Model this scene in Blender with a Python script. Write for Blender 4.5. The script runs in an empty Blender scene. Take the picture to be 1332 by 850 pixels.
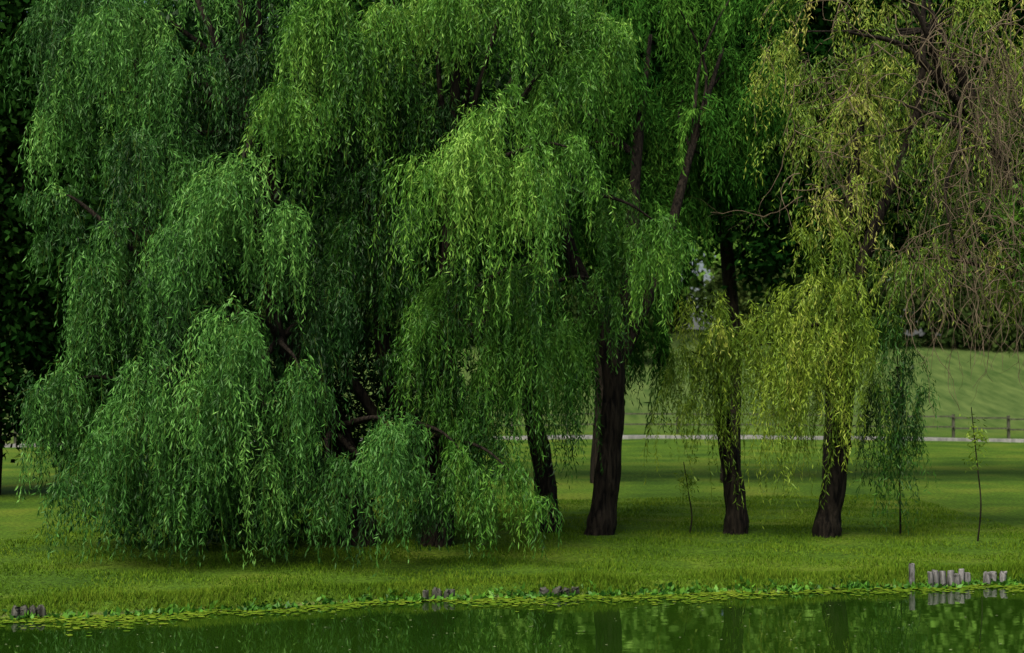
import bpy, math, numpy as np, bmesh
from mathutils import Vector
rng = np.random.default_rng(7)
sc = bpy.context.scene
WATER = -0.10
SX = np.array([-600,-40,-14,-5.84,-3.3,-1.6,0.33,3.3,6.87,14,40,600.])
SY = np.array([6,11,15.0,16.2,16.8,17.55,17.9,18.36,19.05,20.2,24,30.])
def shore(x):
    return np.interp(x,SX,SY)+0.05*np.sin(x*3.1)+0.035*np.sin(x*7.3+1)+0.02*np.sin(x*17.0)
def sstep(t): t=np.clip(t,0,1); return t*t*(3-2*t)
def gz(x,y):
    x=np.asarray(x,float); y=np.asarray(y,float)
    d=y-shore(x)
    z=np.where(d<0, WATER+np.maximum(d*0.5,-1.3), WATER+0.14*sstep(d/0.3)+0.10*sstep(d/5.0))
    z=z+np.where(d>0.3,0.018*np.sin(x*1.3+y*.7)*np.sin(y*1.1-x*.4),0)
    z=z+6.0*sstep((y-63)/42.0)+0.3*np.sin(x*.09+1)*sstep((y-40)/30)+.2*np.sin(x*.31+y*.1)*sstep((y-66)/20)
    z=z+2.2*sstep((-y-45)/20.0)
    return z
# ---------------------------------------------------------------- materials
def newmat(name):
    m=bpy.data.materials.new(name); m.use_nodes=True
    nt=m.node_tree; nt.nodes.clear()
    out=nt.nodes.new('ShaderNodeOutputMaterial'); return m,nt,out
def N(nt,t,**k):
    n=nt.nodes.new(t)
    for a,b in k.items(): setattr(n,a,b)
    return n
def ramp(nt,stops):
    r=N(nt,'ShaderNodeValToRGB'); e=r.color_ramp.elements
    while len(e)<len(stops): e.new(0.5)
    for i,(p,c) in enumerate(stops):
        e[i].position=p; e[i].color=(*c,1)
    return r
def leaf_mat(name,stops,transl=0.0,rough=0.5,spec=0.018,nscale=0.9):
    m,nt,out=newmat(name); L=nt.links
    at=N(nt,'ShaderNodeAttribute',attribute_name='shade')
    r=ramp(nt,stops)
    L.new(at.outputs['Fac'],r.inputs[0])
    mx=N(nt,'ShaderNodeBsdfDiffuse'); L.new(r.outputs[0],mx.inputs[0])
    if transl>0:
        p=mx
        t=N(nt,'ShaderNodeBsdfTranslucent'); mx=N(nt,'ShaderNodeMixShader'); mx.inputs[0].default_value=transl
        L.new(r.outputs[0],t.inputs[0])
        L.new(p.outputs[0],mx.inputs[1]); L.new(t.outputs[0],mx.inputs[2])
    if spec>0:
        g=N(nt,'ShaderNodeBsdfGlossy'); g.inputs['Roughness'].default_value=rough; g.inputs[0].default_value=(.9,1,.8,1)
        m2=N(nt,'ShaderNodeMixShader'); m2.inputs[0].default_value=spec
        L.new(mx.outputs[0],m2.inputs[1]); L.new(g.outputs[0],m2.inputs[2]); mx=m2
    L.new(mx.outputs[0],out.inputs[0])
    return m
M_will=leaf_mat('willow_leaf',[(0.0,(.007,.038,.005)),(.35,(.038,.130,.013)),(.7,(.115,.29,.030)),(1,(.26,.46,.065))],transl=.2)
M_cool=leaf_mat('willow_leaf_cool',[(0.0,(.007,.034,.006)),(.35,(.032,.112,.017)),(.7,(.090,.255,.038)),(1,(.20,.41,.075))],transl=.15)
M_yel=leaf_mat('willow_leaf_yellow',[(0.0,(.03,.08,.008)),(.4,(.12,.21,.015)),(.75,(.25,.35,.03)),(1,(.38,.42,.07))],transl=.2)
M_dry=leaf_mat('willow_leaf_dry',[(0.0,(.02,.055,.008)),(.4,(.08,.16,.015)),(.7,(.20,.28,.03)),(1,(.33,.32,.07))])
M_mid=leaf_mat('willow_leaf_back',[(0.0,(.008,.038,.006)),(.5,(.036,.120,.015)),(1,(.10,.24,.03))],spec=0)
M_dark=leaf_mat('broad_leaf_shaded',[(0.0,(.002,.010,.001)),(.5,(.006,.026,.004)),(1,(.018,.055,.008))],spec=0)  # near-black leaf colour stands in for shade on the background trees
M_far=leaf_mat('distant_leaf_sunlit',[(0.0,(.07,.15,.02)),(.5,(.15,.30,.045)),(1,(.24,.42,.08))],spec=0)  # sunlight painted into the leaf colour, so far crowns mirror brightly in the pond
M_hedge=leaf_mat('hedge_leaf',[(0.0,(.010,.022,.005)),(.5,(.028,.052,.012)),(1,(.06,.085,.02))],spec=0)
M_broad=leaf_mat('broad_leaf',[(0.0,(.02,.08,.01)),(.5,(.07,.20,.015)),(1,(.14,.30,.03))])
M_blade=leaf_mat('grass_blade',[(0.0,(.034,.082,.006)),(.5,(.078,.150,.010)),(1,(.16,.22,.02))],rough=.6,spec=0)
def bark_mat(name,a,b,sc_=9):
    m,nt,out=newmat(name); L=nt.links
    tc=N(nt,'ShaderNodeTexCoord'); mp=N(nt,'ShaderNodeMapping'); mp.inputs['Scale'].default_value=(1,1,.18)
    L.new(tc.outputs['Object'],mp.inputs[0])
    no=N(nt,'ShaderNodeTexNoise'); no.inputs['Scale'].default_value=sc_*2; no.inputs['Detail'].default_value=6; no.inputs['Distortion'].default_value=.6
    L.new(mp.outputs[0],no.inputs[0])
    r=ramp(nt,[(.35,a),(.65,b)]); L.new(no.outputs['Fac'],r.inputs[0])
    p=N(nt,'ShaderNodeBsdfPrincipled'); p.inputs['Roughness'].default_value=.9; p.inputs['Specular IOR Level'].default_value=.1
    bp=N(nt,'ShaderNodeBump'); bp.inputs['Strength'].default_value=1; bp.inputs['Distance'].default_value=.06
    L.new(no.outputs['Fac'],bp.inputs['Height']); L.new(bp.outputs[0],p.inputs['Normal'])
    L.new(r.outputs[0],p.inputs['Base Color']); L.new(p.outputs[0],out.inputs[0]); return m
def flat_mat(name,c):
    m,nt,out=newmat(name); d=N(nt,'ShaderNodeBsdfDiffuse'); geo=N(nt,'ShaderNodeNewGeometry')
    no=N(nt,'ShaderNodeTexNoise'); no.inputs['Scale'].default_value=3
    nt.links.new(geo.outputs['Position'],no.inputs['Vector'])
    r=ramp(nt,[(.3,tuple(k*.5 for k in c)),(.7,tuple(k*1.3 for k in c))]); nt.links.new(no.outputs['Fac'],r.inputs[0])
    nt.links.new(r.outputs[0],d.inputs[0]); nt.links.new(d.outputs[0],out.inputs[0]); return m
M_bark=bark_mat('bark',(.003,.0025,.002),(.028,.022,.015))
M_twig=flat_mat('twig',(.14,.11,.07))
M_gtwig=flat_mat('green_twig',(.06,.095,.015))
M_stake=bark_mat('weathered_wood',(.05,.05,.045),(.26,.25,.24),8)
M_dstake=bark_mat('dark_wood',(.02,.02,.015),(.10,.10,.08),8)  # darker tone of the stake wood
M_rail=bark_mat('rail_wood',(.04,.045,.028),(.11,.11,.075),4)
M_petal=flat_mat('petal',(.20,.24,.12))
# ---------------------------------------------------------------- mesh util
def quads_obj(name,V,mat,shade=None,parent=None,k=4):
    n=len(V)//k
    me=bpy.data.meshes.new(name)
    me.vertices.add(len(V)); me.vertices.foreach_set('co',np.ascontiguousarray(V,dtype=np.float32).ravel())
    me.loops.add(n*k); me.loops.foreach_set('vertex_index',np.arange(n*k,dtype=np.int32))
    me.polygons.add(n); me.polygons.foreach_set('loop_start',np.arange(0,n*k,k,dtype=np.int32))
    try: me.polygons.foreach_set('loop_total',np.full(n,k,dtype=np.int32))
    except Exception: pass
    if shade is not None:
        c=V[::k]; 
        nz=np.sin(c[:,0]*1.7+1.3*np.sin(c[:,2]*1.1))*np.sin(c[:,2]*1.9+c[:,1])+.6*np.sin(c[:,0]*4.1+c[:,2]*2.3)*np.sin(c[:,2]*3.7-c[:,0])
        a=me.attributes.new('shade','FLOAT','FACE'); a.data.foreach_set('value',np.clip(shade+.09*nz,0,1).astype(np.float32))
    me.materials.append(mat); me.update(calc_edges=True)
    ob=bpy.data.objects.new(name,me); sc.collection.objects.link(ob)
    if parent: ob.parent=parent
    return ob
def norm(v): return v/np.maximum(np.linalg.norm(v,axis=-1,keepdims=True),1e-6)
def leaves(P,D,ln,wd):
    S=norm(np.cross(D,rng.normal(size=D.shape)))
    ln=ln[:,None]; wd=wd[:,None]
    m=P+D*ln*.45
    V=np.stack([P,m+S*wd*.5,P+D*ln,m-S*wd*.5],axis=1)
    return V.reshape(-1,3)
def tube_geo(pts,rad,sides=8,rough=0.0):
    pts=np.array(pts,float); n=len(pts)
    T=norm(np.gradient(pts,axis=0))
    ref=np.array([0.3,1,0.1]); U=norm(np.cross(T,ref)); W=np.cross(T,U)
    a=np.linspace(0,2*np.pi,sides,endpoint=False)
    r=np.array(rad)[:,None]*(1+rough*(rng.random((n,sides))-.5)+rough*.6*np.sin(a*3+rng.random()*6)[None])
    V=pts[:,None]+r[...,None]*(np.cos(a)[None,:,None]*U[:,None]+np.sin(a)[None,:,None]*W[:,None])
    V=V.reshape(-1,3); F=[]
    for i in range(n-1):
        for j in range(sides):
            F.append((i*sides+j,i*sides+(j+1)%sides,(i+1)*sides+(j+1)%sides,(i+1)*sides+j))
    F.append(tuple(range((n-1)*sides,n*sides)))
    return V,F
def catmull(pts,rad,sub=6):
    P=np.array(pts,float); R=np.array(rad,float); n=len(P)
    P2=np.vstack([2*P[0]-P[1],P,2*P[-1]-P[-2]]); o=[];ro=[]
    for i in range(n-1):
        p0,p1,p2,p3=P2[i:i+4]
        for k in range(sub):
            t=k/sub
            o.append(.5*((2*p1)+(-p0+p2)*t+(2*p0-5*p1+4*p2-p3)*t*t+(-p0+3*p1-3*p2+p3)*t**3)); ro.append(R[i]*(1-t)+R[i+1]*t)
    o.append(P[-1]); ro.append(R[-1]); return np.array(o),np.array(ro)
class Geo:
    def __init__(s): s.V=[];s.F=[];s.n=0
    def add(s,V,F):
        s.V.append(V); s.F+= [tuple(i+s.n for i in f) for f in F]; s.n+=len(V)
    def obj(s,name,mat,parent=None,smooth=True):
        me=bpy.data.meshes.new(name); me.from_pydata(np.vstack(s.V).tolist(),[],s.F)
        me.materials.append(mat); me.update()
        if smooth: me.polygons.foreach_set('use_smooth',[True]*len(me.polygons))
        ob=bpy.data.objects.new(name,me); sc.collection.objects.link(ob)
        if parent: ob.parent=parent
        return ob
def empty(name):
    e=bpy.data.objects.new(name,None); sc.collection.objects.link(e); return e
# ---------------------------------------------------------------- willow
def split(lobes,dens):
    o=[]
    for lb in lobes:
        X,Y,Z,R,L=lb[:5]; sh=lb[5] if len(lb)>5 else .45
        dz0=.35 if Z>9 else 1
        o.append((X,Y,Z,R*.6,L*.85,sh,.85*dz0))
        nsub=5 if R>.6 else 3
        a0=rng.random()*6.28
        for i in range(nsub):
            a=a0+i*6.28/nsub+rng.normal()*.4; d=R*rng.uniform(.45,.95)
            dz=-rng.uniform(.0,.6)*L*.6
            rr=R*rng.uniform(.24,.44)
            o.append((X+d*math.cos(a),Y+d*math.sin(a)*.9,Z+dz,rr,min(L*rng.uniform(.5,.95),L+dz*.6),sh+rng.normal()*.08,.95*dz0))
    return o
def lobe_strands(lobes,ds=.042,dens=1.0,ln=(.070,.122),wd=(.013,.0215),twigfrac=.2,twigw=.006,yellow=0.0,wave=.08,leafp=.95):
    VL=[];SH=[];VT=[]
    for lb in split(lobes,dens):
        X,Y,Z,R,L,sh,dm=lb
        ncl=max(4,int(25*dens*dm*(R/.5)**1.25)); ns=7
        az=rng.random(ncl)*2*np.pi; rr=R*(.15+.95*np.sqrt(rng.random(ncl))) 
        cl=L*(.4+.85*rng.random(ncl)**1.5); cph=rng.random((ncl,2))*6; csh=sh+rng.normal(size=ncl)*.15
        coff=rng.normal(size=(ncl,3))*np.array([.25,.25,.22])*R*1.3
        idx=np.repeat(np.arange(ncl),ns); n=len(idx)
        a=az[idx]+rng.normal(size=n)*.22; r=rr[idx]*(1+.13*rng.normal(size=n))
        sl=cl[idx]*(.45+.6*rng.random(n)); sp=rng.normal(size=(n,2))*.085
        pos=np.array([X,Y,Z])+coff[idx]+rng.normal(size=(n,3))*.05
        upa=rng.uniform(.1,.9,ncl)[idx]
        steps=int(np.max(sl)/ds)+1; keep=rng.random(n)<twigfrac
        prev=None
        for k in range(steps):
            s=k*ds; lam=.6*np.abs(r)+.12
            dh=np.clip(np.abs(r)/lam*np.exp(-s/lam),0,.97); up=upa*np.exp(-s/.14)
            dz=-np.sqrt(1-dh**2)+up
            wx=wave*np.cos(s*2.2+cph[idx,0])*ds*1.5; wy=wave*np.cos(s*2.6+cph[idx,1])*ds*1.5
            step=np.stack([np.cos(a)*dh*ds+wx+sp[:,0]*ds, np.sin(a)*dh*ds+wy+sp[:,1]*ds, dz*ds],1)
            new=pos+step; g=gz(new[:,0],new[:,1])
            alive=(s<sl)&(new[:,2]>g+.12)
            T=norm(step)
            if s>.04:
                mm=np.where(alive&(rng.random(n)<leafp))[0]
                if len(mm):
                    P=pos[mm]+step[mm]*rng.random((len(mm),1))
                    D=norm(T[mm]*.5+rng.normal(size=(len(mm),3))*.42+np.array([0,0,-.45]))
                    l=rng.uniform(ln[0],ln[1],len(mm)); w=rng.uniform(wd[0],wd[1],len(mm))
                    VL.append(leaves(P,D,l,w))
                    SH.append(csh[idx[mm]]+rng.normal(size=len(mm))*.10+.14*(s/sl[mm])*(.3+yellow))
            if k%4==0:
                if prev is not None:
                    mt=np.where(alive&keep)[0]
                    if len(mt):
                        A=prev[mt];B=new[mt]; S=norm(np.cross(B-A,rng.normal(size=A.shape)))*twigw*.5
                        VT.append(np.stack([A-S,A+S,B+S,B-S],1).reshape(-1,3))
                prev=new.copy()
            pos=new
    return np.vstack(VL),np.concatenate(SH),(np.vstack(VT) if VT else None)
def limbs(geo,fork,r0,lobes,side=7,maxr=.09):
    fork=np.array(fork,float)
    for lb in lobes:
        h=np.array(lb[:3],float)+np.array([0,0,-.05]); v=h-fork; d=np.linalg.norm(v)
        j=rng.normal(size=3)*.12*d*np.array([.6,.6,.3])
        mid=fork+v*.45+j+np.array([0,0,.06*d]); m2=fork+v*.8+j*.4+np.array([0,0,.07*d])
        r=min(maxr,r0*.5)
        P,R=catmull([fork,mid,m2,h],[r,r*.6,r*.35,.012],5); geo.add(*tube_geo(P,R,side,.12))
def stem(geo,pts,rad,sides=16):
    P,R=catmull(pts,rad,10)
    R=R*(1+.05*np.sin(np.arange(len(R))*.9)); geo.add(*tube_geo(P,R,sides,.09))
def tangle(geo,boxc,boxr,n,L=(.6,1.9),r=.009,droop=.5):
    for i in range(n):
        p=np.array(boxc)+rng.uniform(-1,1,3)*np.array(boxr); d=norm(rng.normal(size=3)*np.array([1,.6,.7])); pts=[p]; k=int(rng.uniform(*L)/.12)
        for j in range(k):
            d=norm(d+rng.normal(size=3)*.28+np.array([0,0,-droop*.16])); pts.append(pts[-1]+d*.12)
            if j>2 and rng.random()<.25:
                q=[pts[-1]]; e=norm(d+rng.normal(size=3)*.6)
                for m in range(rng.integers(3,8)): e=norm(e+rng.normal(size=3)*.25+np.array([0,0,-.15])); q.append(q[-1]+e*.09)
                geo.add(*tube_geo(q,np.linspace(r*.5,r*.25,len(q)),3))
        geo.add(*tube_geo(pts,np.linspace(r,r*.3,len(pts)),4))
def filler(geoV,SH,c,rad,n,ln,wd,clumps=60,sd=.3,sh=.4,pw=.4):
    cc=rng.normal(size=(clumps,3)); cc=norm(cc)*(rng.random((clumps,1))**pw)*np.array(rad)+np.array(c)
    csh=rng.normal(size=clumps)*.12
    i=rng.integers(0,clumps,n); P=cc[i]+rng.normal(size=(n,3))*sd
    g=gz(P[:,0],P[:,1]); k=P[:,2]>g+.1; P=P[k]; i=i[k]; n=len(P)
    D=norm(rng.normal(size=(n,3))+np.array([0,0,-.5]))
    geoV.append(leaves(P,D,rng.uniform(*ln,n),rng.uniform(*wd,n)))
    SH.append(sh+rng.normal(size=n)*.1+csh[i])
def tree(name,stems,forks,lobes,mat,fill=(),twigmat=M_gtwig,tang=(),**kw):
    e=empty(name); g=Geo()
    for pts,rad in stems: stem(g,pts,rad)
    F=np.array([f[:3] for f in forks])
    for lb in lobes:
        h=np.array(lb[:3]); c=np.linalg.norm(F-h,axis=1)+np.where(F[:,2]>h[2]+1.2,3,0); k=int(np.argmin(c))
        limbs(g,F[k],forks[k][3],[lb])
    g.obj('trunk_and_limbs',M_bark,e)
    V,S,T=lobe_strands(lobes,**kw)
    VL=[V];SL=[S]
    for f in fill: filler(VL,SL,*f)
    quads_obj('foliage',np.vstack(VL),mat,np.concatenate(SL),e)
    if T is not None: quads_obj('hanging_twigs',T,twigmat,None,e)
    if tang:
        g=Geo()
        for t in tang: tangle(g,*t)
        g.obj('bare_twigs',M_twig,e,False)
    return e
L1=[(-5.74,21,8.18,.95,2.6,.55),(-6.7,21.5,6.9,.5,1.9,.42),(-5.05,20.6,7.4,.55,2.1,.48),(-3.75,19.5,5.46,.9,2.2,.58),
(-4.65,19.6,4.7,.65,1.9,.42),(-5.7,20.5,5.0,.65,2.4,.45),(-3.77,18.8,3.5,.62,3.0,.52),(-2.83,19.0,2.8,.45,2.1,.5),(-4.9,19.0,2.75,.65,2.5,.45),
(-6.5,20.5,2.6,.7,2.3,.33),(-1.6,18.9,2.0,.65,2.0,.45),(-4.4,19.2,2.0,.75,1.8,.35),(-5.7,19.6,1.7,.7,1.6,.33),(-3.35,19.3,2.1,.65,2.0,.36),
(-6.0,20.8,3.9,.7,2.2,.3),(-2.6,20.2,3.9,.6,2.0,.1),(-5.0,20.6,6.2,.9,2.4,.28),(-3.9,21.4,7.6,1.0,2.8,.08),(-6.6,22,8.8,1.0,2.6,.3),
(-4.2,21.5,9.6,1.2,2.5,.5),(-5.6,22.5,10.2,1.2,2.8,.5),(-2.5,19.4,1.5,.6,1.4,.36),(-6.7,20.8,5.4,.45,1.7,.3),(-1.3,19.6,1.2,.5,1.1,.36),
(-3.0,21.0,4.8,.7,2.6,.06),(-3.4,20.4,3.4,.6,2.4,.12),(-4.6,20.4,3.7,.6,2.2,.15)]  # lowest tone values paint the shaded gaps between lobes into the leaves
tree('willow_tree',
 [([(-2.3,21.6,-.1),(-2.5,21.6,1.2),(-3.0,21.6,2.6),(-3.4,21.6,4.4),(-3.9,21.5,6.5),(-4.2,21.5,9.0)],[.34,.26,.23,.19,.14,.05]),
  ([(-2.2,21.5,.4),(-3.0,21.2,1.5),(-4.2,20.8,2.6),(-5.2,20.8,4.2),(-5.6,21,7.4)],[.2,.17,.14,.11,.04]),
  ([(-2.2,21.5,1.0),(-2.6,20.8,1.9),(-3.3,20.2,3.2),(-3.6,19.8,5.0)],[.16,.14,.1,.04])],
 [(-3.4,21.6,4.4,.2),(-3.0,21.6,2.6,.24),(-3.9,21.5,6.5,.15),(-4.2,20.8,2.6,.16),(-5.2,20.8,4.2,.13),(-3.3,20.2,3.2,.12),(-2.6,20.8,1.9,.14)],
 L1,M_cool,fill=[((-4.3,22.2,4.8),(2.3,.8,4.0),12000,(.16,.24),(.05,.07),120,.28,.0),((-4.4,21.2,.9),(1.9,1.0,.7),5000,(.14,.2),(.04,.06),70,.25,.0),  # fill leaves take the darkest tone: crown's inner shade put into the colour
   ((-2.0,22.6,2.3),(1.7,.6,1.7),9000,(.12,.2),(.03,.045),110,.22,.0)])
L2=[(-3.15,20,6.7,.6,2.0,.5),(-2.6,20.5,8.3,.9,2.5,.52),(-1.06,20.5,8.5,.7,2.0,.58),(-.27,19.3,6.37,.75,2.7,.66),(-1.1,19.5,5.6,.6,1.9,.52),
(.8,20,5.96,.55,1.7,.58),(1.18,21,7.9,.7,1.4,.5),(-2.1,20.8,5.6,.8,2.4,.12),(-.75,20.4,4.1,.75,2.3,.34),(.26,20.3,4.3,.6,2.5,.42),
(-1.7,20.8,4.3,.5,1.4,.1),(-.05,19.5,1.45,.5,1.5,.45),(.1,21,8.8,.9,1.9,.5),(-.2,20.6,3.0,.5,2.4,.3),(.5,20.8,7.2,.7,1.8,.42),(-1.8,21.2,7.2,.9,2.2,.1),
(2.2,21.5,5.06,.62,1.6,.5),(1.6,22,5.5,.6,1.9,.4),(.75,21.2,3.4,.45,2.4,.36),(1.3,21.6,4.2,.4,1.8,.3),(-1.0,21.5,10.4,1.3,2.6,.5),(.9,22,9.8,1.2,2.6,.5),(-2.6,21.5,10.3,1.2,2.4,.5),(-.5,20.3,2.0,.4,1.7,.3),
(-.85,20.4,2.7,.45,2.3,.22),(-1.6,20.6,3.2,.4,1.5,.1),(-.7,19.6,1.7,.4,1.3,.34)]  # recessed lobes get dark leaf tones as painted shade
tree('willow_tree',
 [([(-1.15,21.7,-.1),(-1.2,21.7,.9),(-1.5,21.6,1.9),(-1.9,21.4,2.9),(-2.0,21.3,4.6),(-2.3,21.2,7.4)],[.26,.2,.17,.14,.11,.04]),
  ([(-1.1,21.7,.2),(-1.0,21.6,1.6),(-1.0,21.5,3.4),(-.9,21.2,5.6),(-.8,21,8.6)],[.2,.17,.15,.11,.04]),
  ([(-1.2,21.7,.9),(-1.75,21.3,1.6),(-2.5,20.9,2.9)],[.13,.11,.05])],
 [(-2.0,21.3,4.6,.13),(-1.0,21.5,3.4,.15),(-.9,21.2,5.6,.13),(-1.9,21.4,2.9,.12),(-1.5,21.6,1.9,.12)],
 L2,M_will,fill=[((-1.0,22.4,6.4),(1.9,.7,2.6),11000,(.16,.24),(.05,.07),110,.3,.0)])  # inner fill at darkest tone, shade painted into the leaf colour
L3=[(.9,24.4,6.6,1.0,2.6,.4),(2.2,24.5,6.0,.9,2.3,.32),(1.7,24.4,8.2,1.1,2.8,.48),(3.2,25.5,8.0,1.1,2.6,.48),(.2,25,8.4,1.1,2.8,.35),(2.6,25,9.8,1.3,2.4,.5),(4.3,26.2,8.6,1.1,2.4,.5),(2.9,25.3,6.3,.7,1.5,.3),(4.6,26,10.4,1.2,2.4,.4),
(.5,24.6,4.0,.8,2.2,.3),(2.3,23.8,4.0,.45,2.0,.22),(3.6,25.5,6.6,.8,1.4,.2)]
tree('willow_tree',
 [([(1.36,23,-.1),(1.46,23,.5),(1.58,23,1.6),(1.62,23,2.9),(1.25,23.1,3.9),(.85,23.3,5.2),(.7,23.8,7.6)],[.29,.22,.19,.18,.15,.11,.04]),
  ([(1.6,23,2.7),(1.9,23.2,4.2),(2.1,23.8,6.4),(2.4,24.4,8.6)],[.15,.12,.09,.03]),
  ([(1.62,23,2.6),(2.4,23.3,4.4),(3.1,24.4,6.6),(3.8,25.4,8.6)],[.11,.09,.07,.03])],
 [(.85,23.3,5.2,.12),(2.1,23.8,6.4,.1),(3.1,24.4,6.6,.08),(1.9,23.2,4.2,.1)],L3,M_mid,dens=.95,ln=(.10,.15),wd=(.018,.028))
L3b=[(.2,22.6,4.0,.5,2.2,.34),(.9,22.5,3.5,.4,2.2,.36),(.55,23.5,5.4,.6,2.0,.3)]
tree('willow_tree',
 [([(.66,23.5,-.1),(.60,23.5,.4),(.50,23.5,1.3),(.33,23.5,2.2),(.30,23.5,3.4),(.4,23.5,5.2)],[.24,.19,.17,.15,.12,.04])],
 [(.33,23.5,2.2,.12),(.30,23.5,3.4,.1)],L3b,M_mid,dens=.7)
L4=[(2.95,22.4,3.75,.5,2.3,.45),(3.9,22.5,3.65,.6,2.7,.42),(3.4,22.6,3.8,.45,2.3,.4),(3.5,22.9,3.2,.5,1.9,.35),(2.75,22.6,3.1,.35,2.1,.35),(4.3,22.4,3.2,.5,2.3,.4)]
tree('yellow_willow_tree',
 [([(3.6,23.3,-.1),(3.66,23.3,.4),(3.58,23.3,1.2),(3.45,23.3,2.0),(3.4,23.2,3.6)],[.23,.185,.15,.13,.05])],
 [(3.45,23.3,2.0,.08),(3.42,23.2,2.9,.07)],L4,M_yel,dens=.5,twigfrac=.4,yellow=.3,wave=.16)
L5=[(4.75,22.1,4.2,.75,3.0,.5),(5.1,22.0,3.6,.55,2.2,.45),(4.4,22.2,3.4,.6,2.6,.45),(4.9,22.6,5.3,.6,1.6,.35),(5.3,22.3,4.6,.45,1.6,.4)]
tree('yellow_willow_tree',
 [([(4.98,22.8,-.1),(5.04,22.8,.4),(5.20,22.8,1.3),(5.32,22.8,2.4),(5.34,22.8,3.6),(5.5,23,5.6),(6.0,23.4,8.2)],[.29,.20,.17,.155,.13,.09,.05]),
  ([(5.3,22.8,3.4),(5.8,22.8,5.0),(6.6,23,7.0),(6.8,23.2,9.2)],[.12,.1,.07,.03])],
 [(5.3,22.8,3.6,.12),(5.4,23,5.6,.1)],L5,M_yel,dens=.5,twigfrac=.5,yellow=.3,wave=.18)
L6=[(5.3,23.2,7.8,.8,2.2,.5),(4.9,23.4,6.9,.6,1.8,.5),(6.1,23,8.2,.7,2.4,.5),(6.6,22.9,6.8,.7,1.8,.45),(7.2,22.8,5.2,.6,1.6,.6),(6.3,22.9,5.4,.6,1.8,.25),(7.9,22.8,7.2,.9,2.4,.5),
(5.6,22.6,6.4,.6,2.4,.65),(7.7,23.2,8.8,.9,2.6,.5),(8.2,22.9,4.6,.7,1.6,.5),(5.6,24,9.6,1.2,2.6,.5),(7.2,24,10.2,1.3,2.8,.6),(4.6,24.0,8.4,.7,1.8,.5),
(6.6,24.4,7.6,1.0,2.4,.1),(7.8,24.4,6.0,.9,2.2,.1),(6.2,22.6,4.6,.4,1.6,.4)]
tree('half_bare_willow_tree',
 [([(9.7,23.8,-.1),(9.6,23.7,1.6),(9.0,23.5,4.0),(7.9,23.3,6.6),(6.9,23.3,8.8)],[.3,.24,.18,.12,.04]),
  ([(7.9,23.3,6.6),(7.0,22.9,7.4),(6.3,22.7,8.0),(5.4,22.6,8.2)],[.08,.06,.045,.02]),
  ([(9.0,23.5,4.0),(8.0,22.9,6.0),(7.2,22.5,6.6),(6.2,22.4,7.0)],[.08,.06,.04,.02]),
  ([(7.0,22.9,7.4),(6.6,22.5,8.2),(6.0,22.3,9.3)],[.05,.04,.02]),([(7.2,22.5,6.6),(6.8,22.2,5.6),(6.9,22.1,4.7)],[.035,.025,.01])],
 [(9.0,23.3,4.0,.12),(7.9,23.2,6.6,.1),(6.9,23.2,8.4,.07)],L6,M_dry,dens=.42,leafp=.72,twigfrac=.14,twigw=.010,twigmat=M_twig,yellow=.3,wave=.24,
 tang=[((6.6,22.4,7.6),(1.7,.5,1.2),90),((7.6,22.4,5.2),(1.0,.5,1.3),80),((5.2,22.4,6.4),(.9,.5,1.1),26),((7.3,22.3,4.4),(1.0,.4,.6),60,(.8,2.2),.007,2.8),((7.6,22.3,7.4),(.8,.4,1.2),90,(1.2,2.6),.008,3.0)])
L6b=[(5.9,22.5,3.7,.25,3.3,.22),(6.3,22.6,3.2,.3,2.8,.18),(6.15,22.4,2.4,.2,2.1,.15)]
tree('willow_curtain',[([(6.25,23.0,-.1),(6.22,22.9,1.4),(6.15,22.7,3.4)],[.016,.012,.008])],[(6.15,22.7,3.4,.02)],L6b,M_will,dens=.6,twigfrac=.4,wave=.2)  # curtain of strands belonging to the neighbouring willow, modelled on its own thin stem
for (x,y,h) in [(2.85,23.2,1.3),(7.25,22.3,2.2)]:
    e=empty('sapling'); g=Geo(); stem(g,[(x,y,0),(x+.07,y,h*.3),(x+.02,y,h*.6),(x-.06,y,h)],[.014,.012,.010,.006],6); g.obj('stem',M_bark,e)
    V=[];S=[]; filler(V,S,(x,y,h*.8),(.15,.12,h*.3),240,(.06,.1),(.015,.025),14,.06,.4); quads_obj('leaves',np.vstack(V),M_yel,np.concatenate(S),e)
# ---- back row
def broad_tree(name,base,h,fills,mat,tr=.3):
    e=empty(name); g=Geo(); x,y=base; z0=float(gz(x,y))
    stem(g,[(x,y,z0-.2),(x+.1,y,z0+h*.25),(x-.1,y,z0+h*.5),(x,y,z0+h*.8)],[tr*1.2,tr,tr*.7,tr*.2],10)
    for f in fills:
        limbs(g,(x,y,z0+h*.38),tr*.7,[(f[0][0]+dx,f[0][1],f[0][2]) for dx in (-f[1][0]*.5,0,f[1][0]*.5)],maxr=tr*.4)
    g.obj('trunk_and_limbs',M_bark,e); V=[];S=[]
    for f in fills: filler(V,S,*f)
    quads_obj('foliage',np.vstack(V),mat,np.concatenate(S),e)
A=(.16,.26);B=(.09,.14)
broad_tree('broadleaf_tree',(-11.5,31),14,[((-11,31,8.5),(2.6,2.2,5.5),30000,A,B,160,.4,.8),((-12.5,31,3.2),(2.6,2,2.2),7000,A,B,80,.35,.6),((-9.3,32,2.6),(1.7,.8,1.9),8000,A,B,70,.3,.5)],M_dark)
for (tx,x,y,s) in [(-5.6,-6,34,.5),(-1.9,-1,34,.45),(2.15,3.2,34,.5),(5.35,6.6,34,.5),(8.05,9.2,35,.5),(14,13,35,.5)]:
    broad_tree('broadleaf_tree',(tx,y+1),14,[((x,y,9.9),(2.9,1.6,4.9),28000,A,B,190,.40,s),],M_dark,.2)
broad_tree('shrub_tree',(9.9,25),5,[((8.3,22.6,4.9),(.6,.5,.7),1500,(.14,.2),(.06,.09),34,.15,.6)],M_broad,.05)
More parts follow.
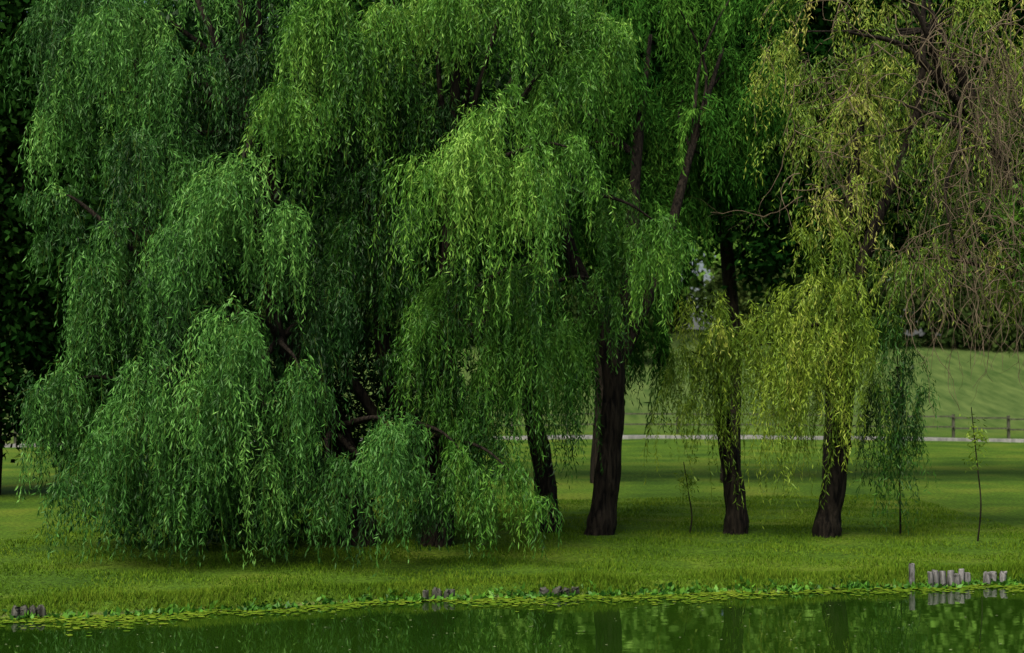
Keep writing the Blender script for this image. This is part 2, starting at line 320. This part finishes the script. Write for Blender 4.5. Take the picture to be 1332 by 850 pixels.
V=[];S=[];V2=[];S2=[]
for i in range(21):
    x=-50+i*5.0+rng.normal(); y=99+rng.normal()*3; h=27+rng.random()*7; z0=float(gz(x,y))
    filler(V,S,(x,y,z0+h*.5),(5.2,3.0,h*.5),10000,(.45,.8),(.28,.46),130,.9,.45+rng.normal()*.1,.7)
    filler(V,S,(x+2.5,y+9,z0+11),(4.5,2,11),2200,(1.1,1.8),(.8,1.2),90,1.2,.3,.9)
    filler(V2,S2,(x,y-4,z0+1.6),(4.2,1.5,3.0),7000,(.28,.48),(.18,.3),90,.45,.5+rng.normal()*.12,.8)
quads_obj('distant_trees',np.vstack(V),M_far,np.concatenate(S))
quads_obj('distant_hedge',np.vstack(V2),M_hedge,np.concatenate(S2))
# ---------------------------------------------------------------- ground
def axis(parts):
    o=[]
    for a,b,s in parts: o+=list(np.arange(a,b,s))
    return np.array(o+[parts[-1][1]])
xs=axis([(-900,-60,60),(-60,-14,3),(-14,14,.14),(14,60,3),(60,900,60)])
ys=axis([(-300,-60,40),(-60,12,3),(12,15,.3),(15,21,.06),(21,30,.3),(30,70,1.5),(70,160,4),(160,1500,120)])
XX,YY=np.meshgrid(xs,ys); ZZ=gz(XX,YY)
V=np.stack([XX,YY,ZZ],-1).reshape(-1,3); nx=len(xs); ny=len(ys)
ii,jj=np.meshgrid(np.arange(nx-1),np.arange(ny-1)); b=(jj*nx+ii).ravel()
F=np.stack([b,b+1,b+nx+1,b+nx],1)
me=bpy.data.meshes.new('ground'); me.from_pydata(V.tolist(),[],F.tolist()); me.update(); me.polygons.foreach_set('use_smooth',[True]*len(me.polygons))
ob=bpy.data.objects.new('ground',me); sc.collection.objects.link(ob)
m,nt,out=newmat('lawn'); Lk=nt.links
geo=N(nt,'ShaderNodeNewGeometry')
n1=N(nt,'ShaderNodeTexNoise'); n1.inputs['Scale'].default_value=.45; n1.inputs['Detail'].default_value=6
n2=N(nt,'ShaderNodeTexNoise'); n2.inputs['Scale'].default_value=14; n2.inputs['Detail'].default_value=8
for n in (n1,n2): Lk.new(geo.outputs['Position'],n.inputs['Vector'])
r1=ramp(nt,[(.3,(.032,.078,.006)),(.5,(.065,.128,.009)),(.7,(.12,.165,.016))]); Lk.new(n1.outputs['Fac'],r1.inputs[0])
r2=ramp(nt,[(.3,(.35,.35,.35)),(.7,(1.2,1.2,1.2))]); Lk.new(n2.outputs['Fac'],r2.inputs[0])
mx=N(nt,'ShaderNodeMix',data_type='RGBA',blend_type='MULTIPLY'); mx.inputs[0].default_value=1
Lk.new(r1.outputs[0],mx.inputs[6]); Lk.new(r2.outputs[0],mx.inputs[7])
sep=N(nt,'ShaderNodeSeparateXYZ'); Lk.new(geo.outputs['Position'],sep.inputs[0])
mr=N(nt,'ShaderNodeMapRange'); mr.inputs[1].default_value=-.10; mr.inputs[2].default_value=-.05; Lk.new(sep.outputs['Z'],mr.inputs[0])
mud=N(nt,'ShaderNodeMix',data_type='RGBA'); mud.inputs[6].default_value=(.12,.13,.05,1)
Lk.new(mr.outputs[0],mud.inputs[0]); Lk.new(mx.outputs[2],mud.inputs[7])
mh=N(nt,'ShaderNodeMapRange'); mh.inputs[1].default_value=60; mh.inputs[2].default_value=72; Lk.new(sep.outputs['Y'],mh.inputs[0])
mp=N(nt,'ShaderNodeMapping'); mp.inputs['Scale'].default_value=(1.6,.35,1); Lk.new(geo.outputs['Position'],mp.inputs[0])
n4=N(nt,'ShaderNodeTexNoise'); n4.inputs['Scale'].default_value=1.1; n4.inputs['Detail'].default_value=8; Lk.new(mp.outputs[0],n4.inputs['Vector'])
r4=ramp(nt,[(.3,(.030,.062,.012)),(.7,(.085,.125,.032))]); Lk.new(n4.outputs['Fac'],r4.inputs[0])
hm=N(nt,'ShaderNodeMix',data_type='RGBA'); Lk.new(mh.outputs[0],hm.inputs[0]); Lk.new(mud.outputs[2],hm.inputs[6]); Lk.new(r4.outputs[0],hm.inputs[7])
p=N(nt,'ShaderNodeBsdfPrincipled'); p.inputs['Roughness'].default_value=.9; p.inputs['Specular IOR Level'].default_value=.1
bp=N(nt,'ShaderNodeBump'); bp.inputs['Distance'].default_value=.04; bp.inputs['Strength'].default_value=.8; Lk.new(n2.outputs['Fac'],bp.inputs['Height']); Lk.new(bp.outputs[0],p.inputs['Normal'])
Lk.new(hm.outputs[2],p.inputs['Base Color']); Lk.new(p.outputs[0],out.inputs[0]); me.materials.append(m)
def blades(n,x0,x1,dmin,dmax,h0,h1,w,pw=1.0):
    x=rng.uniform(x0,x1,n); d=dmin+(dmax-dmin)*rng.random(n)**pw; y=shore(x)+d; z=gz(x,y)
    h=rng.uniform(h0,h1,n)*(.7+.5*np.sin(x*2.3+y*1.7)*np.sin(y*2.9-x)); a=rng.random(n)*2*np.pi
    P=np.stack([x,y,z-.005],1); S=np.stack([np.cos(a),np.sin(a),0*a],1)*(w*.5)
    tip=P+np.stack([rng.normal(size=n)*.35*h,rng.normal(size=n)*.35*h,h],1)
    sh=.45+rng.normal(size=n)*.17+.12*np.sin(x*.9+1.7*np.sin(y*.6))*np.sin(y*1.3+x*.5)
    return np.stack([P-S,P+S,tip],1).reshape(-1,3),sh
B1=blades(140000,-8,8.5,.12,12,.03,.07,.016,1.35)
B2=blades(30000,-8,8.5,.03,.6,.05,.14,.014)
quads_obj('grass',np.vstack([B1[0],B2[0]]),M_blade,np.concatenate([B1[1],B2[1]]),None,3)
# ---------------------------------------------------------------- water
me=bpy.data.meshes.new('pond_water'); me.from_pydata([(-400,-70,WATER),(400,-70,WATER),(400,34,WATER),(-400,34,WATER)],[],[(0,1,2,3)])
ob=bpy.data.objects.new('pond_water',me); sc.collection.objects.link(ob)
m,nt,out=newmat('water'); Lk=nt.links
geo=N(nt,'ShaderNodeNewGeometry'); mp=N(nt,'ShaderNodeMapping'); mp.inputs['Scale'].default_value=(1.2,3.0,1); Lk.new(geo.outputs['Position'],mp.inputs[0])
n1=N(nt,'ShaderNodeTexNoise'); n1.inputs['Scale'].default_value=1.6; n1.inputs['Detail'].default_value=2; Lk.new(mp.outputs[0],n1.inputs[0])
bp=N(nt,'ShaderNodeBump'); bp.inputs['Strength'].default_value=.10; bp.inputs['Distance'].default_value=.004; Lk.new(n1.outputs['Fac'],bp.inputs['Height'])
n3=N(nt,'ShaderNodeTexNoise'); n3.inputs['Scale'].default_value=.35; n3.inputs['Detail'].default_value=4; Lk.new(geo.outputs['Position'],n3.inputs[0])
r=ramp(nt,[(.3,(.008,.026,.002)),(.7,(.015,.040,.003))]); Lk.new(n3.outputs['Fac'],r.inputs[0])
p=N(nt,'ShaderNodeBsdfPrincipled'); p.inputs['Roughness'].default_value=.02; p.inputs['IOR'].default_value=1.9
Lk.new(r.outputs[0],p.inputs['Base Color']); Lk.new(bp.outputs[0],p.inputs['Normal']); Lk.new(p.outputs[0],out.inputs[0]); me.materials.append(m)
def pads(n,dm,sig,r0,r1):
    x=rng.uniform(-9,10.5,n); cl=.5+.5*np.sin(x*1.9+.6)*np.sin(x*.8+2); k=rng.random(n)<(.4+.6*cl); x=x[k]; cl=cl[k]; n=len(x)
    y=shore(x)-np.abs(rng.normal(size=n))*sig*(.5+cl)-dm; a=np.linspace(0,2*np.pi,6,endpoint=False)
    r=rng.uniform(r0,r1,n)[:,None]; th=a[None]+rng.random(n)[:,None]*6
    Vv=np.stack([x[:,None]+r*np.cos(th),y[:,None]+r*.8*np.sin(th),np.full((n,6),WATER+.006)+rng.random((n,1))*.012],-1)
    return Vv.reshape(-1,3),.65+rng.normal(size=n)*.22
Pd=pads(9500,-.06,.3,.012,.045); quads_obj('water_plants',Pd[0],M_blade,Pd[1],None,6)
def margin(n):
    c=rng.uniform(-9,10.5,n); x=np.repeat(c,9)+rng.normal(size=n*9)*.07; y=shore(x)+rng.uniform(-.1,.1,n).repeat(9)+rng.normal(size=n*9)*.05
    P=np.stack([x,y,np.maximum(gz(x,y),WATER)],1); D=norm(np.stack([rng.normal(size=len(x))*.7,rng.normal(size=len(x))*.7,np.full(len(x),.6)],1))
    return leaves(P,D,rng.uniform(.04,.12,len(x)),rng.uniform(.03,.07,len(x))),.3+rng.normal(size=len(x))*.2
Mg=margin(330); quads_obj('bank_plants',Mg[0],M_broad,Mg[1])
n=420; x=rng.uniform(-8,9,n); y=shore(x)-rng.random(n)**1.5*6; a=rng.random(n)*6; r=rng.uniform(.006,.018,n)
Vv=np.stack([np.stack([x+r*np.cos(a+q),y+r*np.sin(a+q),np.full(n,WATER+.005)],-1) for q in (0,1.57,3.14,4.71)],1).reshape(-1,3)
quads_obj('floating_petals',Vv,M_petal,None)
def stakes(cx,w,cnt,h,mat=M_stake):
    e=empty('wooden_stakes')
    for i in range(cnt):
        g=Geo(); x=cx+(i-(cnt-1)/2)*w/cnt; y=float(shore(x))+.03+rng.normal()*.02; hh=h*rng.uniform(.75,1.1); rr=w/cnt*.5*rng.uniform(.85,1.05)
        tx=rng.normal()*.02
        P,R=catmull([(x,y,-.5),(x+tx*.5,y,WATER+hh*.5),(x+tx,y,WATER+hh-.015),(x+tx,y,WATER+hh)],[rr,rr,rr*.95,rr*.8],4)
        g.add(*tube_geo(P,R,12,.15)); g.obj('stake',mat,e,True)
stakes(5.75,.62,7,.22); stakes(5.25,.08,1,.28); stakes(6.4,.3,3,.2); stakes(-.9,.4,5,.12,M_dstake); stakes(-5.5,.4,4,.12,M_dstake); stakes(.6,.5,4,.08,M_dstake)
# ---------------------------------------------------------------- path, kerb, fence
def strip(name,y0,y1,dz,mat,h=0):
    xs=np.arange(-80,81,2.0); Vv=[];Ff=[]
    for x in xs:
        for (yy,zz) in ((y0,-.2),(y0,h),(y1,h),(y1,-.2)): Vv.append((x,yy,float(gz(x,(y0+y1)/2))+zz+dz))
    for i in range(len(xs)-1):
        for k in range(3): Ff.append((i*4+k,i*4+k+1,(i+1)*4+k+1,(i+1)*4+k)[::-1])
    me=bpy.data.meshes.new(name); me.from_pydata(Vv,[],Ff); me.materials.append(mat); me.update()
    o=bpy.data.objects.new(name,me); sc.collection.objects.link(o)
M_path=bark_mat('asphalt',(.10,.10,.10),(.16,.155,.15),3)
M_kerb=bark_mat('concrete',(.18,.18,.17),(.36,.35,.33),2)
strip('kerb',58.0,58.3,0,M_kerb,.12); strip('path',58.32,61.3,.02,M_path,.0)
e=empty('wooden_fence'); g=Geo()
def box(g,x0,x1,y0,y1,z0,z1):
    c=[(x,y,z) for x in (x0,x1) for y in (y0,y1) for z in (z0,z1)]
    g.add(np.array(c,float),[(0,1,3,2),(4,6,7,5),(0,4,5,1),(2,3,7,6),(0,2,6,4),(1,5,7,3)])
for i in range(-16,17):
    x=i*2.4; z=float(gz(x,62)); box(g,x-.05,x+.05,61.93,62.07,z-.2,z+1.0)
g.obj('posts',M_rail,e,False); g=Geo()
for i in range(-16,16):
    x=i*2.4; z=float(gz(x+1.2,62))
    for zz in (.4,.85): box(g,x+.0,x+2.4,61.86,61.925,z+zz,z+zz+.06)
g.obj('rails',M_rail,e,False)
# ---------------------------------------------------------------- light, sky, camera
el=math.radians(60); azd=math.radians(208)
w=bpy.data.worlds.new('World'); sc.world=w; w.use_nodes=True; nt=w.node_tree
bg=nt.nodes['Background']; sk=nt.nodes.new('ShaderNodeTexSky'); sk.sky_type='NISHITA'; sk.sun_disc=False
sk.sun_elevation=el; sk.sun_rotation=azd; sk.air_density=1.0; sk.dust_density=5
nt.links.new(sk.outputs[0],bg.inputs[0]); bg.inputs[1].default_value=.15
sd=bpy.data.lights.new('sun','SUN'); sd.energy=4.2; sd.angle=math.radians(36); sd.color=(1,.95,.83)
so=bpy.data.objects.new('sun',sd); sc.collection.objects.link(so)
dirv=Vector((math.sin(azd)*math.cos(el),math.cos(azd)*math.cos(el),math.sin(el)))
so.rotation_euler=dirv.to_track_quat('Z','Y').to_euler()
cd=bpy.data.cameras.new('camera'); cd.lens=50; cd.sensor_width=36; cd.clip_end=3000; cd.clip_start=.1
cd.dof.use_dof=True; cd.dof.focus_distance=20; cd.dof.aperture_fstop=1.6
co=bpy.data.objects.new('camera',cd); sc.collection.objects.link(co); co.location=(0,0,2.56); co.rotation_euler=(math.radians(92.32),0,0)
sc.camera=co
sc.view_settings.view_transform='Standard'; sc.view_settings.look='None'; sc.view_settings.exposure=0
